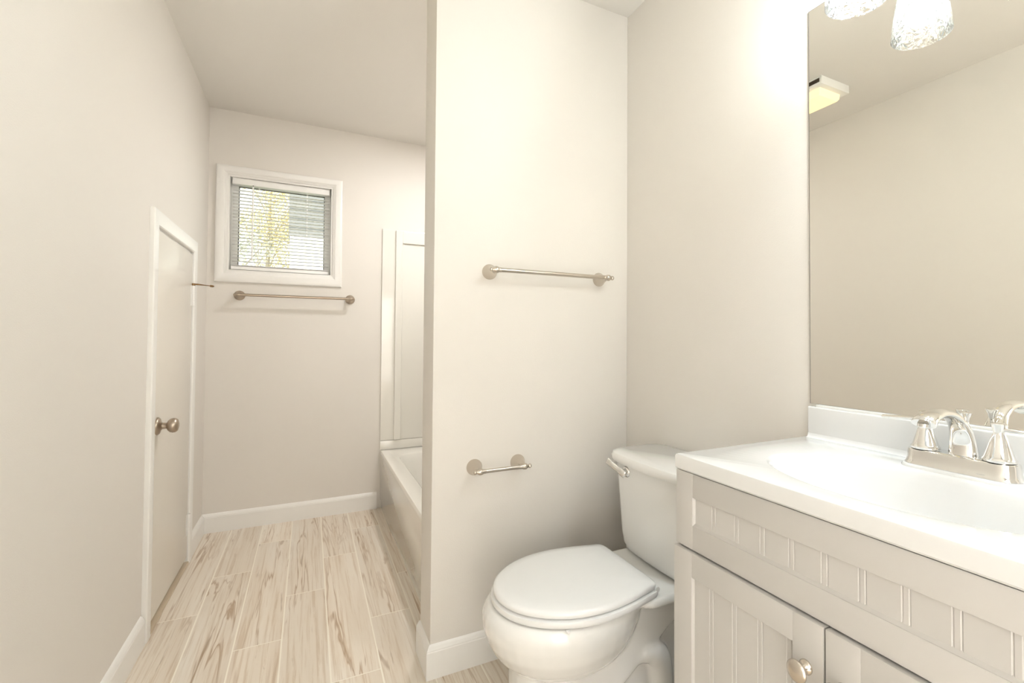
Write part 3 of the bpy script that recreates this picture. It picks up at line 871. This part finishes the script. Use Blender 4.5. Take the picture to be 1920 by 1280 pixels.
def tree(name, label, x, y, trunk_h, cx_, cy_, cz_, rx, ry, rz, n, size, m_, seed):
    rnd = random.Random(seed)
    t = thing(name, label, 'tree', (x, y, -.5))
    m = MB()
    m.tube([(x, y, -.5), (x+.05, y, trunk_h*.5), (x, y, trunk_h), ((x+cx_)/2, (y+cy_)/2, cz_), (cx_, cy_, cz_+rz*.6)], [.13, .10, .06, .035, .012], 10, (0, 1, 0))
    for k in range(14):
        z0 = trunk_h+(cz_-trunk_h)*rnd.random()
        a = rnd.random()*2*PI; r = rnd.uniform(.5, .9)
        p1 = (cx_+rx*r*math.cos(a), cy_+ry*r*math.sin(a), cz_+rz*rnd.uniform(-.6, .7))
        p0 = ((x+cx_)/2, (y+cy_)/2, z0)
        mid = tuple((q+w_)/2+rnd.uniform(-.1, .1) for q, w_ in zip(p0, p1))
        m.tube([p0, mid, p1], [.018, .012, .005], 6, (0, .3, 1))
    m.build('trunk', BARK, t)
    f = MB()
    for k in range(n):
        while True:
            u = Vector((rnd.uniform(-1, 1), rnd.uniform(-1, 1), rnd.uniform(-1, 1)))
            if u.length < 1: break
        # clumped: pull towards a handful of twig ends
        c = Vector((cx_+rx*u.x, cy_+ry*u.y, cz_+rz*u.z))
        q = math.sin(c.x*4.1+seed)+math.sin(c.y*3.7)+math.sin(c.z*4.6+1.3)
        if q < -.35: continue
        d = Vector((rnd.gauss(0, 1), rnd.gauss(0, 1), rnd.gauss(0, .7))).normalized()
        e_ = d.cross(Vector((rnd.gauss(0, 1), rnd.gauss(0, 1), rnd.gauss(0, 1)))).normalized()
        s = size*rnd.uniform(.7, 1.3)
        vsx = [f.bm.verts.new(c+d*s), f.bm.verts.new(c+e_*s*.55), f.bm.verts.new(c-d*s), f.bm.verts.new(c-e_*s*.55)]
        f.bm.faces.new(vsx)
    f.build('foliage', m_, t)
tree('autumn_tree', 'yellow autumn tree outside the window next to the grey house', -.55, 15.8, 2.0, -.45, 15.8, 4.35, 1.25, .9, 1.6, 14000, .032, LEAFY, 3)
tree('green_tree', 'pale green tree low outside the left of the window', -.85, 9.2, 1.0, -.75, 9.2, 2.25, .82, .8, .85, 6000, .024, LEAFG, 11)

# neighbouring house: pixel edge at the window x = .405 from the camera
house = thing('neighbouring_house', 'grey and white neighbouring house outside the right of the window', 'house', (3.2, 12.0, -.5))
hx0, hy0 = .195, 9.4
m = MB()
zz = 2.80
while zz < 5.0:
    m.loft([[(hx0, hy0-.012, zz), (hx0, hy0+.02, zz), (hx0, hy0+.02, zz+.16), (hx0, hy0, zz+.16)], [(hx0+6, hy0-.012, zz), (hx0+6, hy0+.02, zz), (hx0+6, hy0+.02, zz+.16), (hx0+6, hy0, zz+.16)]])
    zz += .16
m.box(hx0, hx0+6, hy0+.02, hy0+5, 2.80, zz)
m.build('upper_wall', SIDG, house)
MB().box(hx0+.02, hx0+5.98, hy0-.05, hy0+5, -.5, 2.80).build('lower_wall', SIDW, house)
m = MB(); m.loft([[(hx0-.3, hy0-.35, zz-.02), (hx0+6.3, hy0-.35, zz-.02), (hx0+6.3, hy0+5.35, zz-.02), (hx0-.3, hy0+5.35, zz-.02)], [(hx0-.3, hy0-.35, zz+.1), (hx0+6.3, hy0-.35, zz+.1), (hx0+6.3, hy0+5.35, zz+.1), (hx0-.3, hy0+5.35, zz+.1)],
                  [(hx0-.3, hy0+2.4, zz+1.5), (hx0+6.3, hy0+2.4, zz+1.5), (hx0+6.3, hy0+2.6, zz+1.5), (hx0-.3, hy0+2.6, zz+1.5)]])
m.build('roof', ROOFM, house)
